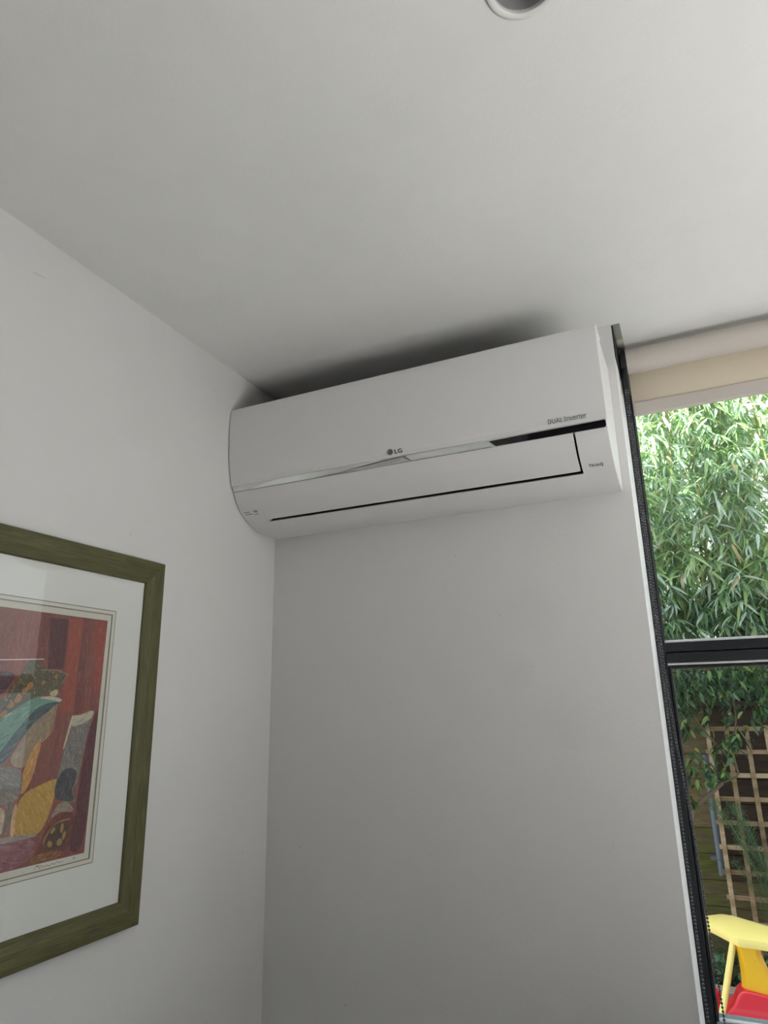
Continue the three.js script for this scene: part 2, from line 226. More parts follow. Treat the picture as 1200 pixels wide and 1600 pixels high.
// ---------------------------------------------------------------- roller blind
{
  const bl = thing('roller_blind', 'beige roller blind rolled almost fully up at the top of the window', 'blind', [0, 0, 0]);
  const weave = dataTex(128, (u, v) => { const k = 232 + 10 * Math.sin(u * 201) + 10 * Math.sin(v * 201); return [k, k, k]; }, true, [20, 20]);
  const cloth = phys({ color: lin(0.96, 0.86, 0.75), map: weave, roughness: 0.95, transmission: 0.65, thickness: 0, side: THREE.DoubleSide });
  const clothSolid = std({ color: lin(0.66, 0.60, 0.55), map: weave, roughness: 0.95 });
  const plastic = std({ color: lin(0.006, 0.0065, 0.007), roughness: 0.5 }), steel = std({ color: lin(0.36, 0.36, 0.35), metalness: 0.2, roughness: 0.4 });
  const CY = 2.3435, CZ = -0.105, R = 0.0285, XL = 0.8715, XRr = 2.33;
  const roll = new THREE.CylinderGeometry(R, R, XRr - XL, 48); roll.rotateZ(Math.PI / 2); roll.translate((XL + XRr) / 2, CY, CZ); mesh('fabric_roll', roll, clothSolid, bl);
  // hanging cloth leaves the back of the roll
  mesh('fabric', bx(XL - 0.0005, XRr - 0.004, 2.226, CY, CZ - R - 0.0006, CZ - R), cloth, bl);
  mesh('bottom_rail', rbx(XL, XRr - 0.003, 2.2205, 2.2545, CZ - R - 0.0055, CZ - R + 0.0055, 0.0045, 4), clothSolid, bl);
  // bracket: a plate under the ceiling and a leg coloured black for the shade on it
  mesh('bracket', [rbx(0.8567, 0.8712, H - 0.0032, H - 0.0004, -0.125, -0.002, 0.0006)], steel, bl);
  mesh('bracket_shade_leg', rbx(0.8535, 0.8565, 2.312, H - 0.0006, -0.125, -0.003, 0.0006), plastic, bl);
  { const a = rbx(0.857, 0.8712, H - 0.010, H - 0.0034, -0.078, -0.066, 0.001); mesh('bracket_catch', a, std({ color: lin(0.55, 0.52, 0.42), roughness: 0.5 }), bl); }
  const hub = new THREE.CylinderGeometry(0.032, 0.032, 0.0105, 40); hub.rotateZ(Math.PI / 2); hub.translate(0.8650, CY, CZ);
  mesh('clutch', [hub, rbx(0.8596, 0.8702, CY - 0.075, CY, CZ - 0.022, CZ + 0.022, 0.004), new THREE.CylinderGeometry(0.024, 0.024, 0.0125, 32).rotateZ(Math.PI / 2).translate(0.8650, CY, CZ)], plastic, bl);
  { const e = new THREE.CylinderGeometry(0.0315, 0.0315, 0.004, 40); e.rotateZ(Math.PI / 2); e.translate(XRr + 0.006, CY, CZ); mesh('end_plug', e, plastic, bl); }
  // bead chain: two strands of the loop, one hanging straight, one swinging out
  const beads = [], c1 = new THREE.CatmullRomCurve3([[0.8615, 2.30, CZ + 0.018], [0.8613, 2.0, CZ + 0.018], [0.8612, 1.4, CZ + 0.016], [0.8615, 0.95, CZ + 0.014]].map((p) => new THREE.Vector3(...p)));
  const c2 = new THREE.CatmullRomCurve3([[0.8660, 2.30, CZ + 0.014], [0.8655, 2.0, CZ + 0.012], [0.8655, 1.72, CZ + 0.010], [0.8675, 1.575, CZ + 0.008], [0.8735, 1.46, CZ + 0.007], [0.8795, 1.347, CZ + 0.006], [0.8820, 1.22, CZ + 0.006], [0.8868, 1.064, CZ + 0.006], [0.884, 0.97, CZ + 0.006], [0.872, 0.94, CZ + 0.01], [0.8615, 0.95, CZ + 0.014]].map((p) => new THREE.Vector3(...p)));
  for (const c of [c1, c2]) { const L = c.getLength(), n = Math.round(L / 0.0062); for (let i = 0; i <= n; i++) beads.push(c.getPointAt(i / n)); }
  const im = new THREE.InstancedMesh(new THREE.SphereGeometry(0.00225, 8, 6), std({ color: lin(0.06, 0.062, 0.07), roughness: 0.22 }), beads.length); im.name = 'bead_chain'; im.userData.kind = 'stuff'; im.castShadow = true;
  const M = new THREE.Matrix4(); beads.forEach((p, i) => im.setMatrixAt(i, M.makeTranslation(p.x, p.y, p.z))); bl.add(im);
  mesh('chain_cord', [new THREE.TubeGeometry(c1, 60, 0.0007, 5), new THREE.TubeGeometry(c2, 80, 0.0007, 5)], plastic, bl);
}

// ---------------------------------------------------------------- framed print
{
  const Y0 = 1.2585, Y1 = 1.8705, Z0 = 0.4015, Z1 = 1.163, FW = 0.0425;
  const pic = thing('framed_print', 'framed art print in a green wooden frame with wide white mat', 'picture', [0, 0, 0]);
  const woodTex = (seed) => { const f = noiseField(seed, 64), q = noiseField(seed + 1, 16); return dataTex(512, (u, v) => { const g = 0.5 * f(u * 0.35, v * 3) + 0.3 * f(u * 0.8 + 0.2, v * 6 % 1) + 0.2 * q(u, v); const k = 0.62 + 0.62 * g; return [80 * k + 10, 82 * k + 6, 46 * k + 4]; }, true, [1.5, 6]); };
  const wt = woodTex(31), rails = std({ map: wt, roughness: 0.5, bumpMap: wt, bumpScale: 0.0006 });
  // mitred rails with a moulded section: (inward distance, height off the wall)
  const sec = [[0, 0.001], [0, 0.022], [0.002, 0.0245], [0.008, 0.0255], [0.026, 0.0245], [0.034, 0.022], [0.038, 0.0205], [0.0405, 0.0205], [FW, 0.0185], [FW, 0.001]];
  const rail = (A, B, inA, inB, horizontal) => { // corner points in (z, y); in* = inward direction of each mitre
    const pos = [], uv = [], n = sec.length, L = Math.hypot(B[0] - A[0], B[1] - A[1]), v = (C, I, [d, h]) => [h, C[1] + I[1] * d, C[0] + I[0] * d];
    for (let i = 0; i < n; i++) { const s = sec[i], t = sec[(i + 1) % n], a = v(A, inA, s), b = v(A, inA, t), c = v(B, inB, t), d = v(B, inB, s); pos.push(...a, ...b, ...c, ...a, ...c, ...d); const p = i / n, q = (i + 1) / n; uv.push(0, p * 0.12, 0, q * 0.12, L, q * 0.12, 0, p * 0.12, L, q * 0.12, L, p * 0.12); }
    const f = THREE.ShapeUtils.triangulateShape(sec.map(([x, y]) => V2(x, y)), []); for (const [a, b, c] of f) { pos.push(...v(A, inA, sec[a]), ...v(A, inA, sec[b]), ...v(A, inA, sec[c]), ...v(B, inB, sec[a]), ...v(B, inB, sec[c]), ...v(B, inB, sec[b])); uv.push(...new Array(12).fill(0)); }
    const g = new THREE.BufferGeometry(); g.setAttribute('position', new THREE.Float32BufferAttribute(pos, 3)); g.setAttribute('uv', new THREE.Float32BufferAttribute(uv, 2)); g.computeVertexNormals(); return g;
  };
  const c = { a: [Z0, Y0], b: [Z1, Y0], c: [Z1, Y1], d: [Z0, Y1] }, I = { a: [1, 1], b: [-1, 1], c: [-1, -1], d: [1, -1] };
  for (const [p, q] of [['a', 'b'], ['b', 'c'], ['c', 'd'], ['d', 'a']]) mesh('frame_rail', rail(c[p], c[q], I[p], I[q]), rails, pic);
  mesh('backing_board', bx(0.001, 0.006, Y0 + 0.03, Y1 - 0.03, Z0 + 0.03, Z1 - 0.03), std({ color: lin(0.4, 0.33, 0.24), roughness: 0.9 }), pic);
  // print sheet
  const PZ0 = 0.512, PZ1 = 1.052, PY0 = 1.3785, PY1 = 1.7615, S = 2.4;
  const cv = document.createElement('canvas'); cv.width = Math.round((PZ1 - PZ0) * 1000 * S); cv.height = Math.round((PY1 - PY0) * 1000 * S);
  const g = cv.getContext('2d'), r = rng(5), X = (z) => (PZ1 * 1000 - z) * S, Y = (y) => (PY1 * 1000 - y) * S;
  g.fillStyle = '#cfccc2'; g.fillRect(0, 0, cv.width, cv.height);
  const IMG = [[1044, 1751], [520, 1751], [522, 1388.5], [1044, 1388.5]];
  const poly = (a) => { g.beginPath(); for (let i = 0; i < a.length; i += 2) { const x = X(a[i]), y = Y(a[i + 1]); i ? g.lineTo(x, y) : g.moveTo(x, y); } g.closePath(); };
  const smooth = (a) => { const n = a.length / 2, q = (i) => [X(a[2 * ((i + n) % n)]), Y(a[2 * ((i + n) % n) + 1])]; g.beginPath(); for (let i = 0; i < n; i++) { const [x, y] = q(i), [u, v] = q(i + 1); i ? g.quadraticCurveTo(x, y, (x + u) / 2, (y + v) / 2) : g.moveTo((q(0)[0] + u) / 2, (q(0)[1] + v) / 2); } g.quadraticCurveTo(q(0)[0], q(0)[1], (q(0)[0] + q(1)[0]) / 2, (q(0)[1] + q(1)[1]) / 2); g.closePath(); };
  const strokes = (n, cols, dx, dy, len, w, al, box) => { for (let i = 0; i < n; i++) { const x = X(box[0] + (box[1] - box[0]) * r()), y = Y(box[2] + (box[3] - box[2]) * r()), l = len * 1.7 * (0.4 + r()), k = (r() - 0.5) * 0.5; g.strokeStyle = cols[Math.floor(r() * cols.length)]; g.globalAlpha = Math.min(1, al * 1.35) * (0.4 + 0.6 * r()); g.lineWidth = w * 1.5 * (0.5 + r()); g.beginPath(); g.moveTo(x, y); g.quadraticCurveTo(x + dx * l / 2 + k * l * 0.4, y + dy * l / 2 + k * l * 0.3, x + (dx + k) * l, y + (dy + k * 0.3) * l); g.stroke(); } g.globalAlpha = 1; };
  const blob = (a, fill, cols, n = 300, dx = 0.3, dy = 1, len = 14, w = 2.4, al = 0.45, crisp) => { g.save(); (crisp ? poly : smooth)(a); g.fillStyle = fill; g.fill(); g.clip(); const zs = a.filter((_, i) => i % 2 === 0), ys = a.filter((_, i) => i % 2); strokes(n, cols, dx, dy, len, w, al, [Math.min(...zs), Math.max(...zs), Math.min(...ys), Math.max(...ys)]); g.restore(); };
  g.save(); g.beginPath(); IMG.forEach(([z, y], i) => (i ? g.lineTo(X(z), Y(y)) : g.moveTo(X(z), Y(y)))); g.closePath(); g.clip();
  g.fillStyle = '#77403b'; g.fillRect(0, 0, cv.width, cv.height);
  for (let i = 0; i < 46; i++) { const z = 520 + 524 * r(), w = 6 + 22 * r(); g.globalAlpha = 0.10 + 0.18 * r(); g.fillStyle = ['#8a3d30', '#4e2328', '#7c4433', '#5d2b33', '#93483a'][i % 5]; g.fillRect(X(z), 0, w * S, cv.height); } g.globalAlpha = 1;
  strokes(5200, ['#97513f', '#4f2a2e', '#83463f', '#6c3a3f', '#a5634c'], 0.05, 1, 22, 2.2, 0.36, [520, 1044, 1388, 1751]);
  blob([597, 1745, 571, 1748, 571, 1600, 594, 1600], '#8d3f33', ['#a04b39', '#7a342f', '#914a3e'], 220, 0.05, 1, 20, 2.5, 0.4, 1);
  blob([545, 1748, 519, 1750, 519, 1634, 536, 1633], '#8a3a33', ['#a3493a', '#74302e'], 180, 0.05, 1, 20, 2.5, 0.4, 1);
  blob([634, 1744, 600, 1745, 599, 1667, 628, 1665], '#4b2529', ['#3a1f28', '#5e3038', '#472a2e'], 240, 0.05, 1, 22, 2.6, 0.5, 1);
  blob([760, 1751, 690, 1750, 690, 1690, 760, 1690], '#74412f', ['#85523b', '#5d3a2c', '#6a3a33'], 260, 0.2, 1, 12, 2.4, 0.4);
  blob([520, 1613, 521, 1562, 522, 1391, 555, 1393, 548, 1431, 546, 1468, 543, 1520, 535, 1578], '#4a2329', ['#5d2d35', '#351a22', '#6a343b'], 420, 0.1, 1, 16, 2.4, 0.4);
  blob([709, 1660, 680, 1659, 686, 1642, 703, 1622, 740, 1610, 780, 1660], '#4b3440', ['#5e4650', '#362733', '#6a4a4e'], 160, -0.5, 1, 12, 2.4, 0.45);
  const garment = [701, 1614, 685, 1636, 674, 1655, 661, 1678, 646, 1679, 632, 1664, 605, 1662, 589, 1658, 597, 1644, 607, 1632, 638, 1626, 660, 1613, 679, 1600, 698, 1592, 760, 1560, 780, 1600];
  blob(garment, '#4d4a38', ['#2e3328', '#6a6a4c', '#7d6b45', '#39433a', '#8a7a55'], 300, 0.4, 0.6, 7, 5, 0.65);
  g.save(); smooth(garment); g.clip(); for (const [z, y, q] of [[655, 1640, 6.5], [662, 1633, 6], [672, 1621, 7], [682, 1612, 5.5], [692, 1600, 6], [633, 1645, 4], [611, 1655, 4], [706, 1592, 6]]) { g.fillStyle = '#a9743c'; g.globalAlpha = 0.85; g.beginPath(); g.ellipse(X(z), Y(y), q * S, q * 0.7 * S, -0.7, 0, 7); g.fill(); } for (let i = 0; i < 150; i++) { const z = 590 + 150 * r(), y = 1590 + 92 * r(); g.globalAlpha = 0.7; g.fillStyle = ['#262a22', '#737a58', '#c0a468', '#3a3b2e', '#a87c48', '#5d6a56'][Math.floor(r() * 6)]; g.beginPath(); g.ellipse(X(z), Y(y), (0.7 + 2.0 * r()) * S, (0.6 + 1.3 * r()) * S, r() * 3, 0, 7); g.fill(); } g.globalAlpha = 0.8; g.fillStyle = '#54483a'; g.beginPath(); g.ellipse(X(622), Y(1645), 9 * S, 5 * S, -0.5, 0, 7); g.fill(); g.restore();
  g.strokeStyle = '#a59a86'; g.lineWidth = 3; g.globalAlpha = 0.7; g.beginPath(); g.moveTo(X(640), Y(1663)); g.quadraticCurveTo(X(610), Y(1668), X(590), Y(1658)); g.lineTo(X(600), Y(1643)); g.stroke(); g.globalAlpha = 1;
  blob([698, 1592, 680, 1603, 661, 1615, 638, 1626, 617, 1623, 593, 1620, 606, 1610, 635, 1593, 649, 1575, 667, 1555, 675, 1539, 688, 1529, 760, 1490, 760, 1560], '#5f8b7c', ['#86b5a2', '#3f6a64', '#a4c8b6', '#4b7d78', '#2f5256'], 420, -1, 0.6, 12, 2.6, 0.6);
  blob([636, 1612, 597, 1618, 606, 1609, 635, 1593, 649, 1575, 667, 1555, 675, 1539, 688, 1529, 700, 1535, 665, 1580], '#33484f', ['#24343f', '#4e6870', '#5d7f83', '#1f2b35', '#3c4f66'], 360, -1, 0.7, 12, 2.6, 0.55);
  g.fillStyle = '#b9bca6'; smooth([640, 1622, 617, 1626, 592, 1620, 600, 1616, 618, 1620]); g.fill(); g.fillStyle = '#b3ad84'; smooth([612, 1636, 603, 1634, 606, 1624, 622, 1626]); g.fill();
  blob([633, 1593, 614, 1604, 604, 1616, 608, 1594, 607, 1577, 617, 1561, 634, 1553, 641, 1539, 645, 1523, 666, 1526, 674, 1538, 662, 1555, 649, 1577], '#8d7a64', ['#a8957a', '#6e5f55', '#b7a07a', '#77695f', '#998571'], 300, -0.5, 1, 10, 2.6, 0.5);
  g.strokeStyle = '#c2a673'; g.lineWidth = 3.2; g.globalAlpha = 0.8; g.beginPath(); g.moveTo(X(603), Y(1614)); g.quadraticCurveTo(X(606), Y(1590), X(606), Y(1577)); g.quadraticCurveTo(X(612), Y(1562), X(632), Y(1555)); g.stroke(); g.globalAlpha = 1;
  blob([634, 1556, 622, 1560, 628, 1531, 633, 1503, 648, 1482, 651, 1510, 644, 1532], '#b9803f', ['#cf9853', '#a56d35', '#d8ad72'], 200, -0.3, 1, 14, 2.6, 0.5);
  blob([647, 1487, 621, 1496, 583, 1507, 588, 1482, 594, 1458, 600, 1441, 612, 1427, 653, 1427, 652, 1463], '#b18a3c', ['#c79f4c', '#97722f', '#bf8f3f', '#8e7a3c', '#d0ad62'], 420, 0.6, 0.8, 12, 2.4, 0.45);
  blob([760, 1540, 688, 1529, 650, 1524, 645, 1487, 665, 1475, 690, 1480, 760, 1470], '#6a6460', ['#8b8680', '#4e494a', '#9d968a', '#5a5657'], 320, 0.9, 0.5, 14, 2.8, 0.5);
  blob([700, 1477, 668, 1474, 665, 1436, 700, 1434], '#a98d74', ['#bea48a', '#8d725e', '#c7b29a'], 140, 0.1, 1, 14, 2.6, 0.5);
  blob([669, 1479, 656, 1481, 659, 1452, 663, 1435, 671, 1435, 668, 1458], '#4e403c', ['#3a302f', '#66554e'], 90, 0, 1, 12, 2.6, 0.5);
  blob([657, 1475, 650, 1476, 648, 1431, 658, 1431], '#b98e5d', ['#cfa878', '#9e7648'], 80, 0, 1, 12, 2.6, 0.5);
  blob([720, 1434, 609, 1429, 617, 1390, 720, 1385], '#7d4a52', ['#93646b', '#693a42', '#8a6f7c', '#a07c80'], 260, 1, 0.05, 16, 2.4, 0.5);
  blob([720, 1436, 612, 1431, 613, 1425, 720, 1427], '#8f8682', ['#a39a94', '#77706e'], 80, 1, 0, 10, 2, 0.5);
  blob([571, 1597, 560, 1595, 527, 1606, 536, 1578, 543, 1544, 545, 1520, 549, 1492, 558, 1485, 545, 1463, 573, 1469, 593, 1482, 585, 1518, 584, 1531, 575, 1574], '#6d6a66', ['#8c8a86', '#4d4b4d', '#a3a09a', '#5d5a5c'], 380, 0.2, 1, 9, 2.4, 0.55);
  blob([571, 1597, 560, 1595, 527, 1606, 535, 1587, 561, 1580, 573, 1578], '#b4ad98', ['#c9c2ac', '#8f8c7e', '#7d8785'], 90, 1, -0.4, 10, 2.2, 0.55);
  blob([583, 1518, 550, 1515, 554, 1492, 559, 1485, 549, 1466, 573, 1470, 593, 1477], '#33333c', ['#22232c', '#4a4a52', '#55555c'], 220, 0.3, 1, 9, 2.6, 0.5);
  for (let i = 0; i < 9; i++) { g.strokeStyle = '#4a474a'; g.globalAlpha = 0.6; g.lineWidth = 2.2; g.beginPath(); g.ellipse(X(556 + (r() - 0.5) * 18), Y(1560 - i * 5), (2 + 2 * r()) * S, (2 + 1.5 * r()) * S, r(), 0, 6.3 * (0.5 + r() / 2)); g.stroke(); } g.globalAlpha = 1;
  g.fillStyle = '#c3b8a0'; smooth([573, 1597, 569, 1596, 575, 1570, 581, 1545, 584, 1545, 578, 1572]); g.fill();
  blob([604, 1421, 597, 1439, 576, 1456, 546, 1450, 549, 1422, 556, 1391, 619, 1388], '#5e2925', ['#7a3a2f', '#47201f', '#8a4a35'], 220, -0.8, 0.5, 10, 2.6, 0.45);
  blob([591, 1452, 579, 1470, 560, 1467, 547, 1450, 575, 1456, 592, 1447], '#8d8274', ['#a79c8a', '#6c6459'], 110, 1, -0.3, 8, 2.2, 0.5);
  g.lineWidth = 5; g.strokeStyle = '#a5865b'; g.globalAlpha = 0.85; g.beginPath(); g.moveTo(X(600), Y(1415)); g.quadraticCurveTo(X(590), Y(1444), X(556), Y(1442)); g.stroke(); g.globalAlpha = 1;
  blob([594, 1428, 580, 1441, 556, 1438, 558, 1415, 565, 1402, 599, 1404], '#3b2d22', ['#5a4630', '#2a211a'], 100, 0.5, 1, 7, 2.4, 0.5);
  for (const [z, y, q, w, a] of [[585, 1430, 5, 3, -0.8], [569, 1431, 3, 7, 0], [588, 1412, 5, 4, 0.7], [571, 1412, 5, 5, -0.7], [564, 1420, 3, 6, 0.2]]) { g.fillStyle = '#a8854c'; g.globalAlpha = 0.9; g.beginPath(); g.ellipse(X(z), Y(y), q * S, w * S, a, 0, 7); g.fill(); } g.globalAlpha = 1;
  blob([618, 1402, 565, 1401, 557, 1391, 619, 1388], '#84552f', ['#a06f3d', '#6a4026', '#5a2a24'], 130, 1, -0.2, 9, 2.6, 0.55);
  strokes(9000, ['#d8c8a8', '#2a1a1a', '#7b5a4a', '#c49a7a', '#463038'], 0.3, 1, 5, 1.2, 0.2, [520, 1044, 1388, 1751]);
  g.globalAlpha = 0.13; g.fillStyle = '#d9c6bf'; g.fillRect(0, 0, cv.width, cv.height); g.globalAlpha = 1;
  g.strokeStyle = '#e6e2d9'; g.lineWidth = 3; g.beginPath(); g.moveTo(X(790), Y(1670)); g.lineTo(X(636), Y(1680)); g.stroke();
  g.restore();
  g.strokeStyle = '#6b665e'; g.lineWidth = 1.6; g.beginPath(); g.moveTo(X(611), Y(1382)); for (const [z, y] of [[606, 1387], [601, 1381.5], [598, 1385], [594, 1382.5], [589, 1384], [585, 1382], [580, 1384.5], [576, 1382.3], [571, 1385.5], [568, 1383], [563, 1384], [560, 1383.4]]) g.lineTo(X(z), Y(y)); g.moveTo(X(608), Y(1385)); g.lineTo(X(600), Y(1386)); g.moveTo(X(543), Y(1384)); g.lineTo(X(539), Y(1385.5)); g.lineTo(X(541), Y(1382)); g.stroke();
  const pt = new THREE.CanvasTexture(cv); pt.colorSpace = THREE.SRGBColorSpace; pt.anisotropy = 8;
  const sheet = new THREE.PlaneGeometry(PZ1 - PZ0, PY1 - PY0); sheet.rotateY(Math.PI / 2); sheet.translate(0.0132, (PY0 + PY1) / 2, (PZ0 + PZ1) / 2);
  mesh('print_sheet', sheet, std({ map: pt, roughness: 0.85 }), pic);
  // mat board with a window and two ruled lines round it
  const mz0 = Z0 + FW - 0.006, mz1 = Z1 - FW + 0.006, my0 = Y0 + FW - 0.006, my1 = Y1 - FW + 0.006;
  const s = new THREE.Shape([V2(mz0, my0), V2(mz1, my0), V2(mz1, my1), V2(mz0, my1)]);
  const oz0 = PZ0 + 0.0005, oz1 = PZ1 - 0.0005, oy0 = PY0 + 0.0005, oy1 = PY1 - 0.0005;
  s.holes.push(new THREE.Path([V2(oz0, oy0), V2(oz0, oy1), V2(oz1, oy1), V2(oz1, oy0)]));
  const mg = new THREE.ExtrudeGeometry(s, { depth: 0.0016, bevelEnabled: false });
  { const p = mg.attributes.position, uv = mg.attributes.uv; for (let i = 0; i < p.count; i++) { const z = p.getX(i), y = p.getY(i), h = p.getZ(i); p.setXYZ(i, 0.0134 + h, y, z); uv.setXY(i, (mz1 - z) / (mz1 - mz0), (y - my0) / (my1 - my0)); } mg.computeVertexNormals();
    const idx = []; for (let i = 0; i < p.count; i += 3) idx.push(i, i + 2, i + 1); mg.setIndex(idx); mg.computeVertexNormals(); }
  const mc = document.createElement('canvas'); mc.width = 1600; mc.height = Math.round(1600 * (my1 - my0) / (mz1 - mz0)); const m2 = mc.getContext('2d'), K = 1600 / (mz1 - mz0);
  m2.fillStyle = '#dcdcda'; m2.fillRect(0, 0, mc.width, mc.height);
  const rule = (o, w) => { m2.strokeStyle = '#6f6a62'; m2.lineWidth = w; m2.strokeRect((mz1 - oz1 - o) * K, (my1 - oy1 - o) * K, (oz1 - oz0 + 2 * o) * K, (oy1 - oy0 + 2 * o) * K); };
  m2.fillStyle = '#d2cfc5'; m2.fillRect((mz1 - oz1 - 0.0075) * K, (my1 - oy1 - 0.0075) * K, (oz1 - oz0 + 0.015) * K, (oy1 - oy0 + 0.015) * K); rule(0.0007, 2.6); rule(0.0075, 2.6);
  const mt = new THREE.CanvasTexture(mc); mt.colorSpace = THREE.SRGBColorSpace; mt.anisotropy = 8;
  mesh('mat_board', mg, std({ map: mt, roughness: 0.9 }), pic);
  const gl = new THREE.PlaneGeometry(mz1 - mz0, my1 - my0); gl.rotateY(Math.PI / 2); gl.translate(0.0175, (my0 + my1) / 2, (mz0 + mz1) / 2);
  mesh('glass', gl, phys({ color: lin(0.97, 0.98, 0.97), roughness: 0.02, transmission: 1, thickness: 0, ior: 1.5 }), pic);
}

// ---------------------------------------------------------------- downlight
{
  const d = thing('downlight', 'small round white recessed ceiling downlight, switched off', 'downlight', [0.852, H, 0.792]);
  const rim = new THREE.LatheGeometry([[0.0352, 0.004], [0.0352, -0.0012], [0.0362, -0.0026], [0.040, -0.0031], [0.0432, -0.0024], [0.0442, -0.0004], [0.0380, -0.0003], [0.0378, 0.004]].map(([x, y]) => V2(x, y)), 56);
  mesh('trim_ring', rim, std({ color: lin(0.72, 0.72, 0.70), roughness: 0.45 }), d);
  mesh('baffle', new THREE.LatheGeometry([[0.0352, 0.003], [0.0345, 0.03], [0.031, 0.062], [0.0325, 0.063], [0.0368, 0.03], [0.0372, 0.003]].map(([x, y]) => V2(x, y)), 48), std({ color: lin(0.42, 0.41, 0.41), roughness: 0.35, metalness: 0.3 }), d);
  mesh('lamp', new THREE.LatheGeometry([[0.0001, 0.048], [0.012, 0.049], [0.024, 0.052], [0.0305, 0.058], [0.0305, 0.075], [0.018, 0.09], [0.0001, 0.092]].map(([x, y]) => V2(x, y)), 40), std({ color: lin(0.25, 0.25, 0.25), roughness: 0.25 }), d);
}
// ---------------------------------------------------------------- outside: ground, fence, trellis
const GY = -0.17;
struct('bounce_paving', bx(-9, 12, GY - 0.2, GY, -2.72, -0.2), std({ color: lin(0.5, 0.49, 0.46), roughness: 0.9, bumpMap: rollerBump, bumpScale: 0.003 }));  // unseen pale ground, added to bounce light up at the window head
struct('ground', [bx(-9, 12, GY - 0.6, GY - 0.2, -2.72, -0.2), bx(-9, 12, GY - 0.4, 0.16, -9, -2.805)], std({ color: lin(0.055, 0.045, 0.033), roughness: 1, bumpMap: rollerBump, bumpScale: 0.01 }));
const grain = (seed, base, spread, tint) => { const f = noiseField(seed, 64), q = noiseField(seed + 3, 16), m = noiseField(seed + 5, 8); return dataTex(256, (u, v) => { const h = 0.5 * f(u * 0.4, v * 3) + 0.3 * f(u + 0.4, (v * 6) % 1) + 0.2 * q(u, v), k = 1 - spread + 2 * spread * h, t = tint ? Math.max(0, m(u, v) * 1.5 - 0.45) * tint[3] : 0; return [0, 1, 2].map((c) => (base[c] * (1 - t) + (tint ? tint[c] : 0) * t) * k); }, true, [0.8, 4]); };
{
  const dark = [0, 1].map((i) => std({ map: grain(41 + i, [66, 52, 45], 0.45), roughness: 0.85 })), moss = [0, 1].map((i) => std({ map: grain(45 + i, [92, 86, 58], 0.4, [84, 92, 38, 1.0]), roughness: 0.95 }));
  const brown = [0, 1].map((i) => std({ map: grain(51 + i, [112, 96, 72], 0.4, [86, 84, 50, 0.6]), roughness: 0.9 }));
  const fence = thing('timber_fence', 'dark weathered timber fence of horizontal boards behind the trellis, mossy low down', 'fence', [0, GY, -3.16]);
  const r = rng(91), hgt = 0.132, xs = [-3.2, -0.9, 0.918, 2.7, 4.6];
  for (let k = 0; k < 4; k++) {
    const w = xs[k + 1] - xs[k], v = [0, 1, 2].map(() => metreUV(rbx(-w / 2 + 0.002, w / 2 - 0.002, -hgt / 2 + 0.001, hgt / 2 - 0.001, -0.010, 0.010, 0.004)));
    for (let j = 0; j < 13; j++) { const y = 0.02 + hgt * (j + 0.5), m = k < 2 ? (j >= 8 ? brown : moss) : (j >= 6 ? dark : j >= 3 ? brown : moss); const p = mesh('board', v[j % 3], m[Math.floor(r() * 2)], fence); p.position.set((xs[k] + xs[k + 1]) / 2, y, (r() - 0.5) * 0.008); }
  }
  mesh('sky_gap_backing', bx(-3.2, 4.6, 0.02, 1.73, -0.018, -0.0145), dark[0], fence);  // sheet added behind the boards to block sky light between them
  for (const x of xs) mesh('post', rbx(x - 0.04, x + 0.04, 0, 1.72, -0.09, -0.011, 0.004), dark[0], fence);
  mesh('capping', rbx(-3.2, 4.6, 1.735, 1.765, -0.05, 0.03, 0.004), dark[1], fence);

  const tr = thing('garden_trellis', 'weathered timber lattice trellis standing in front of the fence', 'trellis', [0.916, 0.16, -3.0]);
  const wood = [0, 1, 2].map((i) => std({ map: grain(61 + i, [[186, 165, 138], [172, 148, 122], [162, 140, 116]][i], 0.25, [104, 92, 58, 0.6]), roughness: 0.9 }));
  const vs = rbx(-0.0118, 0.0118, 0, 1.305, 0, 0.011, 0.002), hs = rbx(-0.02, 1.2, -0.0118, 0.0118, -0.0115, 0, 0.002);
  for (let i = 0; i < 13; i++) { const m = mesh('upright_slat', vs, wood[i % 3], tr); m.position.set(0.004 + i * 0.0975, 0, 0.0005 * (i % 3)); }
  for (let j = 0; j < 11; j++) { const m = mesh('cross_slat', hs, wood[(j + 1) % 3], tr); m.position.set(0, 1.287 - j * 0.1215, 0); }

  const dp = thing('downpipe', 'short grey metal pipe hanging open-ended beside the trellis', 'pipe', [0.893, 0.686, -3.07]);
  const galv = std({ color: lin(0.13, 0.155, 0.19), roughness: 0.5, metalness: 0.2 });
  { const s = new THREE.Shape(); s.absarc(0, 0, 0.021, 0, Math.PI * 2); const h = new THREE.Path(); h.absarc(0, 0, 0.0185, 0, Math.PI * 2, true); s.holes.push(h); const g = new THREE.ExtrudeGeometry(s, { depth: 0.62, bevelEnabled: false, curveSegments: 28 }); g.rotateX(-Math.PI / 2); mesh('pipe', g, galv, dp); }
  mesh('bracket', [new THREE.TorusGeometry(0.0222, 0.0025, 6, 28).rotateX(Math.PI / 2).translate(0, 0.08, 0), rbx(-0.05, -0.02, 0.070, 0.09, -0.07, -0.004, 0.002), rbx(-0.008, 0.008, 0.073, 0.087, -0.075, -0.02, 0.001)], galv, dp);

  const sl = thing('garden_sleeper', 'weathered timber sleeper edging the planting bed behind the toy car', 'sleeper', [0.6, GY, -2.76]);
  const slw = std({ map: grain(71, [150, 140, 128], 0.25), roughness: 0.95 });
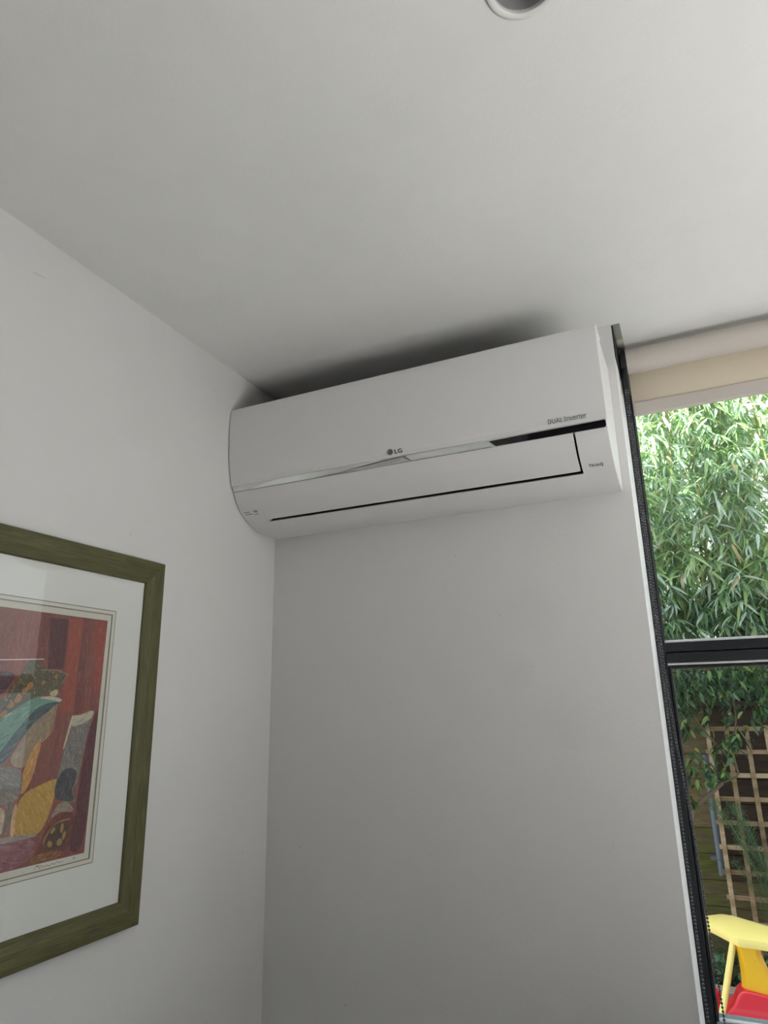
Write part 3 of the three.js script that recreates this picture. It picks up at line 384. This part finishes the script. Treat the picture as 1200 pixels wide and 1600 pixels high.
  mesh('sleeper', rbx(-2.6, 3, 0.345, 0.415, -0.045, 0.045, 0.005), slw, sl); mesh('sleeper', rbx(-2.6, 3, 0.173, 0.343, -0.045, 0.035, 0.006), std({ map: grain(75, [78, 62, 54], 0.3), roughness: 0.95 }), sl); mesh('sleeper', rbx(-2.6, 3, 0, 0.171, -0.045, 0.037, 0.006), std({ map: grain(76, [84, 68, 58], 0.3), roughness: 0.95 }), sl);
}
// ---------------------------------------------------------------- foliage
const leafMat = (r, g, b, t = 0.4) => phys({ color: lin(r, g, b), roughness: 0.42, transmission: t, thickness: 0, side: THREE.DoubleSide });
function blade(len, wid, droop, fold, seg = 6) {   // a long pointed leaf from the origin along +x, drooping to -y
  const pos = [], idx = [];
  for (let i = 0; i <= seg; i++) { const t = i / seg, w = wid * 0.5 * Math.pow(Math.sin(Math.PI * Math.pow(t, 0.62)), 0.8) * (i === seg ? 0 : 1) + (i === 0 ? 0.0008 : 0), a = t * droop, x = len * (t - 0.18 * droop * t * t), y = -len * 0.5 * droop * t * t; pos.push(x, y + fold * w, -w, x, y - fold * w * 0.3, 0, x, y + fold * w, w); void a; }
  for (let i = 0; i < seg; i++) { const a = i * 3, b = a + 3; idx.push(a, a + 1, b, b, a + 1, b + 1, a + 1, a + 2, b + 1, b + 1, a + 2, b + 2); }
  const g = new THREE.BufferGeometry(); g.setAttribute('position', new THREE.Float32BufferAttribute(pos, 3)); g.setIndex(idx); g.computeVertexNormals(); g.setAttribute('uv', new THREE.Float32BufferAttribute(new Float32Array(pos.length / 3 * 2), 2)); return g;
}
camera.updateMatrixWorld(true); camera.updateProjectionMatrix();
const seen = (p) => { const q = p.clone().project(camera); return q.z < 1 && q.x > 0.6 && q.x < 1.03 && q.y > -1 && q.y < 0.32 ? p.distanceTo(camera.position) : 1e3; };
function foliage(plant, items, geos, mats, name, most) {   // items: {m: Matrix4 in the plant's space, g, c}; the largest in view become parts, the rest one scatter
  const world = new THREE.Vector3(); items.forEach((it) => { world.setFromMatrixPosition(it.m).add(plant.position); it.d = seen(world) / it.s; });
  items.sort((a, b) => a.d - b.d);
  const near = items.slice(0, most).filter((it) => it.d < 500), rest = items.slice(near.length);
  for (const it of near) { const l = mesh(name, geos[it.g], mats[it.c], plant); it.m.decompose(l.position, l.quaternion, l.scale); }
  if (!rest.length) return;
  const sc = new THREE.Group(); void sc;
  mats.forEach((mt, c) => geos.forEach((gg, gi) => { if (gi) return; const list = rest.filter((it) => it.c === c); if (!list.length) return; const im = new THREE.InstancedMesh(geos[c % geos.length], mt, list.length); im.name = 'more_' + (name === 'leaf' ? 'leaves' : name + 's'); im.userData.kind = 'stuff'; im.castShadow = im.receiveShadow = true; list.forEach((it, i) => im.setMatrixAt(i, it.m)); plant.add(im); }));
}
const M4 = () => new THREE.Matrix4(), Q = (x, y, z) => new THREE.Quaternion().setFromEuler(new THREE.Euler(x, y, z, 'YXZ'));
{
  const geos = [blade(0.135, 0.019, 0.5, 0.35), blade(0.12, 0.016, 0.9, 0.5), blade(0.15, 0.017, 0.25, 0.3), blade(0.11, 0.017, 0.7, 0.2)];
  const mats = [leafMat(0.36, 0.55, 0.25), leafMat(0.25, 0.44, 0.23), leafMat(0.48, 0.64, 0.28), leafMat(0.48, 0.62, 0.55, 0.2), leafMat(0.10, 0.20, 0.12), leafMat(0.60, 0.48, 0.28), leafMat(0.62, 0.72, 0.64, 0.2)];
  const culmMat = std({ color: lin(0.34, 0.32, 0.12), roughness: 0.5 }), twigMat = std({ color: lin(0.32, 0.29, 0.16), roughness: 0.7 });
  const spots = [[-0.35, 1800, 'leafy bamboo clump left of the window opening, mostly hidden by the wall'], [0.52, 3600, 'leafy bamboo clump at the left of the window view, beside the dark window frame'], [1.02, 3800, 'leafy bamboo clump in the middle of the window view'], [1.55, 3400, 'leafy bamboo clump at the right edge of the window view'], [2.4, 1800, 'leafy bamboo clump right of the window view'], [3.3, 1800, 'leafy bamboo clump far right behind the fence']];
  spots.forEach(([X, N, label], si) => {
    const r = rng(300 + si), wide = N < 3000, back = N * 0.8, pl = thing('bamboo_clump', label, 'bamboo', [X, 0.16, -3.5]);
    const culms = [], half = wide ? 0.55 : 0.42;
    for (let k = 0; k < 5; k++) { const x = (k - 2) * half * 0.38 + (r() - 0.5) * 0.06, z = (r() - 0.5) * 0.2, lx = (r() - 0.5) * 0.3, lz = 0.15 * r(), h = 3.5 + 0.6 * r(); const c = [[x, 0, z], [x + lx * 0.15, h * 0.35, z + lz * 0.1], [x + lx * 0.45, h * 0.7, z + lz * 0.4], [x + lx, h, z + lz]]; culms.push(new THREE.CatmullRomCurve3(c.map((p) => new THREE.Vector3(...p)))); mesh('culm', tube(c, 0.006 + 0.004 * r(), 14, 7), culmMat, pl); }
    const items = [], twigs = [], tips = Math.round((N * 1.35 + back) / 6);
    for (let i = 0; i < tips; i++) {
      const y = 1.32 + 2.75 * Math.pow(r(), 1.12), dep = r(), tip = new THREE.Vector3((r() - 0.5) * 2 * half, y, i * 6 < back ? -0.55 - 0.45 * dep : 0.42 - 0.8 * dep * dep - 0.1 * Math.abs(y - 2.2));
      if (y > 2.9 && X + tip.x < 0.87 && r() < 0.45) continue;
      let best = null; for (const c of culms) { const p = c.getPoint(THREE.MathUtils.clamp((y - 0.1) / 3.8, 0.05, 0.99)); if (!best || Math.abs(p.x - tip.x) < Math.abs(best.x - tip.x)) best = p; }
      const mid = best.clone().lerp(tip, 0.62); mid.y += 0.07;
      if (i % 2 === 0) twigs.push(tube([best.toArray(), mid.toArray(), tip.toArray()], 0.0014, 4, 3));
      const n = 4 + Math.floor(r() * 5), out = Math.atan2(-(tip.z + 0.6), tip.x);
      for (let j = 0; j < n; j++) {
        const p = new THREE.Vector3().lerpVectors(mid, tip, 0.45 + 0.55 * (j + 0.5) / n), s = (0.72 + 0.6 * r()) * (i * 6 < back ? 1.5 : 1);
        const yaw = out + (r() - 0.5) * 3.4, pitch = -0.15 - 1.1 * r(), roll = (r() - 0.5) * 1.3;
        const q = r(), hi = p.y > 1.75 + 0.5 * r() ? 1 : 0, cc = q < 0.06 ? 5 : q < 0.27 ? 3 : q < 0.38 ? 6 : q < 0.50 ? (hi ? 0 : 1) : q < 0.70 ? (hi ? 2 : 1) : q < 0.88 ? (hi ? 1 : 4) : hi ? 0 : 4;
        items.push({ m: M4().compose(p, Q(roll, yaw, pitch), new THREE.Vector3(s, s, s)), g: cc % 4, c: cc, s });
      }
    }
    mesh('twigs', twigs, twigMat, pl).userData.kind = 'stuff';
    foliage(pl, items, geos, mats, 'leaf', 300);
  });
}
// broad-leaved shrub reaching over the pipe, and the darker mass under the bamboo
function ovate(len, wid, seg = 5) { const pos = [], idx = []; for (let i = 0; i <= seg; i++) { const t = i / seg, w = wid * 0.5 * Math.pow(Math.sin(Math.PI * Math.pow(Math.min(t, 0.999), 0.75)), 0.9) + 0.0004, x = len * t, y = -0.25 * len * t * t; pos.push(x, y + 0.25 * w, -w, x, y, 0, x, y + 0.25 * w, w); } for (let i = 0; i < seg; i++) { const a = i * 3, b = a + 3; idx.push(a, a + 1, b, b, a + 1, b + 1, a + 1, a + 2, b + 1, b + 1, a + 2, b + 2); } const g = new THREE.BufferGeometry(); g.setAttribute('position', new THREE.Float32BufferAttribute(pos, 3)); g.setIndex(idx); g.computeVertexNormals(); g.setAttribute('uv', new THREE.Float32BufferAttribute(new Float32Array(pos.length / 3 * 2), 2)); return g; }
const barkMat = std({ color: lin(0.16, 0.115, 0.085), roughness: 0.9 });
{
  const geos = [ovate(0.052, 0.017), ovate(0.042, 0.015), ovate(0.06, 0.016)], mats = [leafMat(0.05, 0.13, 0.045, 0.25), leafMat(0.022, 0.06, 0.03, 0.15), leafMat(0.10, 0.21, 0.055, 0.3), leafMat(0.24, 0.32, 0.07, 0.3)];
  const sh = thing('shrub', 'dark green broad-leaved shrub with bare crossing branches beside the trellis', 'shrub', [0.62, 0.16, -2.86]), r = rng(410);
  const br = [[[0.10, 0, 0.0], [0.13, 0.5, 0.02], [0.175, 0.87, 0.03], [0.26, 0.955, 0.04], [0.335, 1.02, 0.02]], [[0.175, 0.87, 0.03], [0.10, 1.05, 0.05], [0.14, 1.25, 0.05], [0.10, 1.5, 0.06]], [[0.335, 1.02, 0.02], [0.42, 1.06, 0.0], [0.41, 1.10, 0.0], [0.28, 1.29, 0.02], [0.24, 1.36, 0.03]], [[0.335, 1.02, 0.02], [0.31, 1.09, 0.03], [0.24, 1.16, 0.05]], [[0.42, 1.06, 0.0], [0.41, 1.2, 0.0], [0.45, 1.35, 0.02], [0.44, 1.55, 0.04]], [[0.13, 0.5, 0.02], [-0.05, 0.9, 0.04], [-0.1, 1.3, 0.05]], [[0.10, 1.5, 0.06], [0.22, 1.6, 0.05], [0.38, 1.62, 0.06]]];
  br.forEach((c, i) => mesh('branch', tube(c, i ? (i === 2 ? 0.0055 : 0.005) : 0.012, 16, 7), barkMat, sh));
  const clus = [[0.19, 1.30, 0.06, 0.06, 30], [0.245, 1.06, 0.06, 0.06, 34], [0.33, 1.085, 0.05, 0.055, 34], [0.20, 1.15, 0.06, 0.055, 26], [0.36, 1.19, 0.04, 0.06, 20], [0.42, 1.22, 0.04, 0.05, 22], [0.45, 1.25, 0.04, 0.05, 18], [0.155, 1.02, 0.05, 0.05, 20], [0.17, 0.93, 0.06, 0.04, 14], [0.20, 1.42, 0.06, 0.08, 44], [0.30, 1.50, 0.06, 0.09, 60], [0.16, 1.52, 0.06, 0.09, 56], [0.40, 1.55, 0.06, 0.09, 56], [0.50, 1.56, 0.06, 0.09, 50], [0.60, 1.55, 0.05, 0.08, 44], [0.24, 1.64, 0.06, 0.09, 56], [0.40, 1.66, 0.06, 0.09, 50], [0.55, 1.66, 0.06, 0.09, 50], [0.58, 1.40, 0.05, 0.05, 30], [0.06, 1.2, 0.06, 0.12, 60], [0.04, 1.45, 0.06, 0.12, 60], [-0.1, 1.2, 0.05, 0.15, 60]];
  const items = [];
  for (const [x, y, z, s, n] of clus) for (let i = 0; i < n; i++) { const g1 = () => (r() + r() + r() - 1.5) * 1.1 * s; const p = new THREE.Vector3(x + g1(), y + g1(), z + g1() * 1.2), k = 0.75 + 0.6 * r(), q = r(); items.push({ m: M4().compose(p, Q((r() - 0.5) * 1.6, r() * 6.28, -0.3 - 0.9 * r()), new THREE.Vector3(k, k, k)), g: Math.floor(r() * 3), c: q < 0.42 ? 0 : q < 0.72 ? 1 : q < 0.93 ? 2 : 3, s: k }); }
  foliage(sh, items, geos, mats, 'leaf', 300);
  // small pink blossom among its leaves
  const fl = []; for (let i = 0; i < 5; i++) { const g = ovate(0.018, 0.013, 3); g.rotateZ(0.5); g.rotateY(i * 1.256); fl.push(g); }
  const f = thing('blossom', 'small pale pink flower among the dark leaves beside the window frame', 'flower', [0.785, 1.375, -2.70]); mesh('petals', fl, std({ color: lin(0.62, 0.33, 0.30), roughness: 0.7, side: THREE.DoubleSide }), f); mesh('stem', tube([[0, 0, 0], [-0.004, -0.03, -0.01], [-0.02, -0.06, -0.03]], 0.0012, 5, 4), barkMat, f);
}
{ // laurel-like dark hedge mass under the bamboo, behind the shrub and over the fence top
  const geos = [ovate(0.056, 0.018), ovate(0.046, 0.015)], mats = [leafMat(0.022, 0.055, 0.028, 0.15), leafMat(0.05, 0.12, 0.04, 0.25), leafMat(0.20, 0.30, 0.08, 0.3)];
  [[0.15, 'dense dark leafy bush behind the shrub, its left part hidden by the wall', 521], [1.35, 'dense dark leafy bush above the trellis at the right of the window view', 522]].forEach(([x0, label, seed]) => {
    const r = rng(seed), b = thing('leafy_bush', label, 'bush', [x0, 0.16, -2.92]), items = [];
    for (let k = 0; k < 4; k++) mesh('branch', tube([[(r() - 0.5) * 0.3, 0, -0.42], [(r() - 0.5) * 0.5, 0.8, -0.42], [(r() - 0.5) * 0.9, 1.46, -0.36], [(r() - 0.5) * 1.1, 1.62, -0.15], [(r() - 0.5) * 1.2, 1.6, 0.05]], 0.007, 14, 6), barkMat, b);
    for (let i = 0; i < 640; i++) { const p = new THREE.Vector3((r() - 0.5) * 1.25, 1.30 + 0.46 * Math.pow(r(), 1.1), (r() - 0.5) * 0.36 + 0.03), k = 0.8 + 0.6 * r(), q = r(); items.push({ m: M4().compose(p, Q((r() - 0.5) * 1.6, r() * 6.28, -0.2 - 1.0 * r()), new THREE.Vector3(k, k, k)), g: Math.floor(r() * 2), c: q < 0.5 ? 0 : q < 0.85 ? 1 : 2, s: k }); }
    foliage(b, items, geos, mats, 'leaf', 250);
  });
}
{ // feathery plant in front of the trellis
  const r = rng(610), p = thing('feathery_plant', 'feathery fine-leaved green plant growing in front of the lattice trellis', 'plant', [1.16, 0.16, -2.9]);
  const needle = new THREE.ConeGeometry(0.0012, 0.038, 4); needle.translate(0, 0.019, 0);
  const mm = leafMat(0.085, 0.17, 0.075, 0.1), im = []; 
  for (let s = 0; s < 16; s++) {
    const lx = -0.10 + (r() - 0.5) * 0.30, h = 0.62 + 0.36 * r(), lz = (r() - 0.3) * 0.16, c = [[(r() - 0.5) * 0.08, 0, 0], [lx * 0.35, h * 0.5, lz * 0.4], [lx * 0.85, h * 0.85, lz * 0.8], [lx * 1.25, h * 0.97, lz]], cu = new THREE.CatmullRomCurve3(c.map((q) => new THREE.Vector3(...q)));
    mesh('stem', tube(c, 0.002, 12, 5), mm, p);
    for (let i = 0; i < 150; i++) { const t = 0.25 + 0.75 * r(), q = cu.getPoint(t), k = 0.6 + 0.9 * r(); const e = new THREE.Vector3((r() - 0.5) * 0.05, (r() - 0.5) * 0.03, (r() - 0.5) * 0.05); im.push(M4().compose(q.add(e), Q((r() - 0.5) * 2.4, r() * 6.28, (r() - 0.5) * 2.4), new THREE.Vector3(k, k, k))); }
  }
  const inst = new THREE.InstancedMesh(needle, mm, im.length); inst.name = 'fine_leaves'; inst.userData.kind = 'stuff'; inst.castShadow = true; im.forEach((m, i) => inst.setMatrixAt(i, m)); p.add(inst);
}
{ // low plant in the bed seen under the toy's roof
  const r = rng(640), geos = [ovate(0.042, 0.026)], mats = [leafMat(0.06, 0.17, 0.08, 0.2), leafMat(0.10, 0.25, 0.12, 0.2), leafMat(0.04, 0.11, 0.05, 0.2)];
  [[0.79, -2.885, 'low leafy plant in the bed, seen under the left end of the yellow roof', 110], [1.02, -2.885, 'low dark leafy plant in the bed, seen behind the thick yellow pillar', 120]].forEach(([x, z, label, n]) => {
    const p = thing('low_plant', label, 'plant', [x, 0.16, z]), items = [];
    for (let k = 0; k < 6; k++) mesh('stem', tube([[0, 0, 0], [(r() - 0.5) * 0.08, 0.09, (r() - 0.5) * 0.06], [(r() - 0.5) * 0.2, 0.17, (r() - 0.5) * 0.12]], 0.0022, 6, 5), mats[2], p);
    for (let i = 0; i < n; i++) { const k = 0.7 + 0.7 * r(); items.push({ m: M4().compose(new THREE.Vector3((r() - 0.5) * 0.26, 0.03 + 0.2 * r(), (r() - 0.5) * 0.16), Q((r() - 0.5) * 1.4, r() * 6.28, -0.3 - 0.5 * r()), new THREE.Vector3(k, k, k)), g: 0, c: Math.floor(r() * 3), s: k }); }
    foliage(p, items, geos, mats, 'leaf', 120);
  });
}
// ---------------------------------------------------------------- ride-on toy car
{
  const car = thing('toy_car', 'red and yellow plastic ride-on toy car outside the window', 'toy car', [0, 0, 0]);
  const yellow = phys({ color: lin(0.88, 0.52, 0.015), roughness: 0.35, clearcoat: 0.3 }), pale = phys({ color: lin(0.92, 0.78, 0.26), roughness: 0.4, clearcoat: 0.2 }), red = phys({ color: lin(0.72, 0.018, 0.045), roughness: 0.35, clearcoat: 0.3 }), black = std({ color: lin(0.02, 0.02, 0.02), roughness: 0.6 });
  // plan outline of the roof (x, z), near corner cut off
  const plan = [[0.778, -2.392], [0.84, -2.30], [0.905, -2.197], [0.922, -2.174], [0.990, -2.166], [1.02, -2.162], [1.10, -2.135], [1.17, -2.15], [1.19, -2.22], [1.12, -2.33], [1.0, -2.435], [0.90, -2.515], [0.85, -2.528], [0.79, -2.475]].map(([x, z]) => V2(x, z));
  const cx = 0.97, cz = -2.33, YB = 0.598;
  const ring = (k, y) => plan.map((p) => [cx + (p.x - cx) * k, y, cz + (p.y - cz) * k]);
  const loft = (rings, capTop = true, capBottom = true) => { const pos = [], n = rings[0].length; for (let j = 0; j + 1 < rings.length; j++) for (let i = 0; i < n; i++) { const a = rings[j][i], b = rings[j][(i + 1) % n], c = rings[j + 1][(i + 1) % n], d = rings[j + 1][i]; pos.push(...a, ...b, ...c, ...a, ...c, ...d); } const cap = (R, f) => { const m = R.reduce((s, p) => s.map((v, k) => v + p[k] / n), [0, 0, 0]); for (let i = 0; i < n; i++) pos.push(...m, ...(f ? R[i] : R[(i + 1) % n]), ...(f ? R[(i + 1) % n] : R[i])); }; if (capBottom) cap(rings[0], 0); if (capTop) cap(rings[rings.length - 1], 1); const g = new THREE.BufferGeometry(); g.setAttribute('position', new THREE.Float32BufferAttribute(pos, 3)); return metreUV(toCreasedNormals(g, 0.6)); };
  mesh('roof', loft([ring(0.93, YB + 0.004), ring(0.985, YB), ring(1, YB + 0.006), ring(1.0, YB + 0.022), ring(0.975, YB + 0.031), ring(0.80, YB + 0.042), ring(0.5, YB + 0.050), ring(0.2, YB + 0.053)]), pale, car);
  const bar = (A, B, w, t) => { const a = new THREE.Vector3(...A), b = new THREE.Vector3(...B), L = a.distanceTo(b), g = new RoundedBoxGeometry(w, L + 0.02, t, 3, Math.min(w, t) * 0.3); g.applyQuaternion(new THREE.Quaternion().setFromUnitVectors(new THREE.Vector3(0, 1, 0), b.clone().sub(a).normalize())); g.translate((a.x + b.x) / 2, (a.y + b.y) / 2, (a.z + b.z) / 2); return metreUV(g); };
  mesh('windscreen_post', bar([0.901, 0.603, -2.215], [0.818, 0.335, -2.16], 0.026, 0.022), pale, car);
  mesh('windscreen_post', bar([0.797, 0.603, -2.385], [0.705, 0.33, -2.36], 0.026, 0.022), pale, car);
  // thick rear pillar flaring towards its foot
  const sect = (x0, x1, z0, z1, y) => [[x0, y, z0], [x0 + 0.02, y, z1], [x1 - 0.02, y, z1], [x1, y, z0], [x1 - 0.02, y, z0 - 0.03], [x0 + 0.02, y, z0 - 0.03]];
  mesh('rear_pillar', loft([sect(0.907, 1.062, -2.215, -2.180, 0.415), sect(0.912, 1.040, -2.215, -2.184, 0.46), sect(0.915, 1.020, -2.215, -2.188, 0.52), sect(0.912, 1.003, -2.215, -2.190, 0.57), sect(0.905, 1.003, -2.215, -2.186, 0.602)]), yellow, car);
  mesh('rear_pillar', loft([sect(1.06, 1.18, -2.36, -2.32, 0.30), sect(1.07, 1.17, -2.35, -2.32, 0.42), sect(1.08, 1.16, -2.33, -2.30, 0.52), sect(1.07, 1.15, -2.31, -2.28, 0.602)]), yellow, car);
  // body: hull, rear deck with the curved door cut-out, bonnet, wheels
  const deck = new THREE.Shape(); deck.moveTo(0.845, 0.02); deck.lineTo(1.24, 0.02); deck.lineTo(1.24, 0.395); deck.lineTo(1.06, 0.415); deck.lineTo(0.93, 0.432); deck.quadraticCurveTo(0.905, 0.434, 0.893, 0.405); deck.quadraticCurveTo(0.875, 0.368, 0.845, 0.352); deck.closePath();
  const dg = new THREE.ExtrudeGeometry(deck, { depth: 0.10, bevelEnabled: true, bevelSize: 0.010, bevelThickness: 0.012, bevelSegments: 3, curveSegments: 10 }); dg.translate(0.0, 0, -2.27);
  mesh('body', [dg, rbx(0.86, 1.22, -0.04, 0.30, -2.55, -2.19, 0.03, 3)], red, car);
  mesh('bonnet', rbx(0.55, 0.86, -0.02, 0.335, -2.48, -2.14, 0.05, 4), red, car);
  mesh('door_knob', new THREE.SphereGeometry(0.018, 20, 14).scale(1, 1.2, 1).translate(0.80, 0.375, -2.30), red, car);
  mesh('knob_stalk', new THREE.CylinderGeometry(0.007, 0.009, 0.06, 12).translate(0.80, 0.335, -2.30), red, car);
  for (const [x, z] of [[0.66, -2.12], [0.66, -2.50], [1.12, -2.12], [1.12, -2.52]]) { const w = new THREE.TorusGeometry(0.062, 0.026, 12, 28); w.translate(x, -0.082, z); const h = new THREE.CylinderGeometry(0.05, 0.05, 0.03, 20); h.rotateX(Math.PI / 2); h.translate(x, -0.082, z); mesh('wheel', [w, h], black, car); }
}
renderer.render(scene, camera);
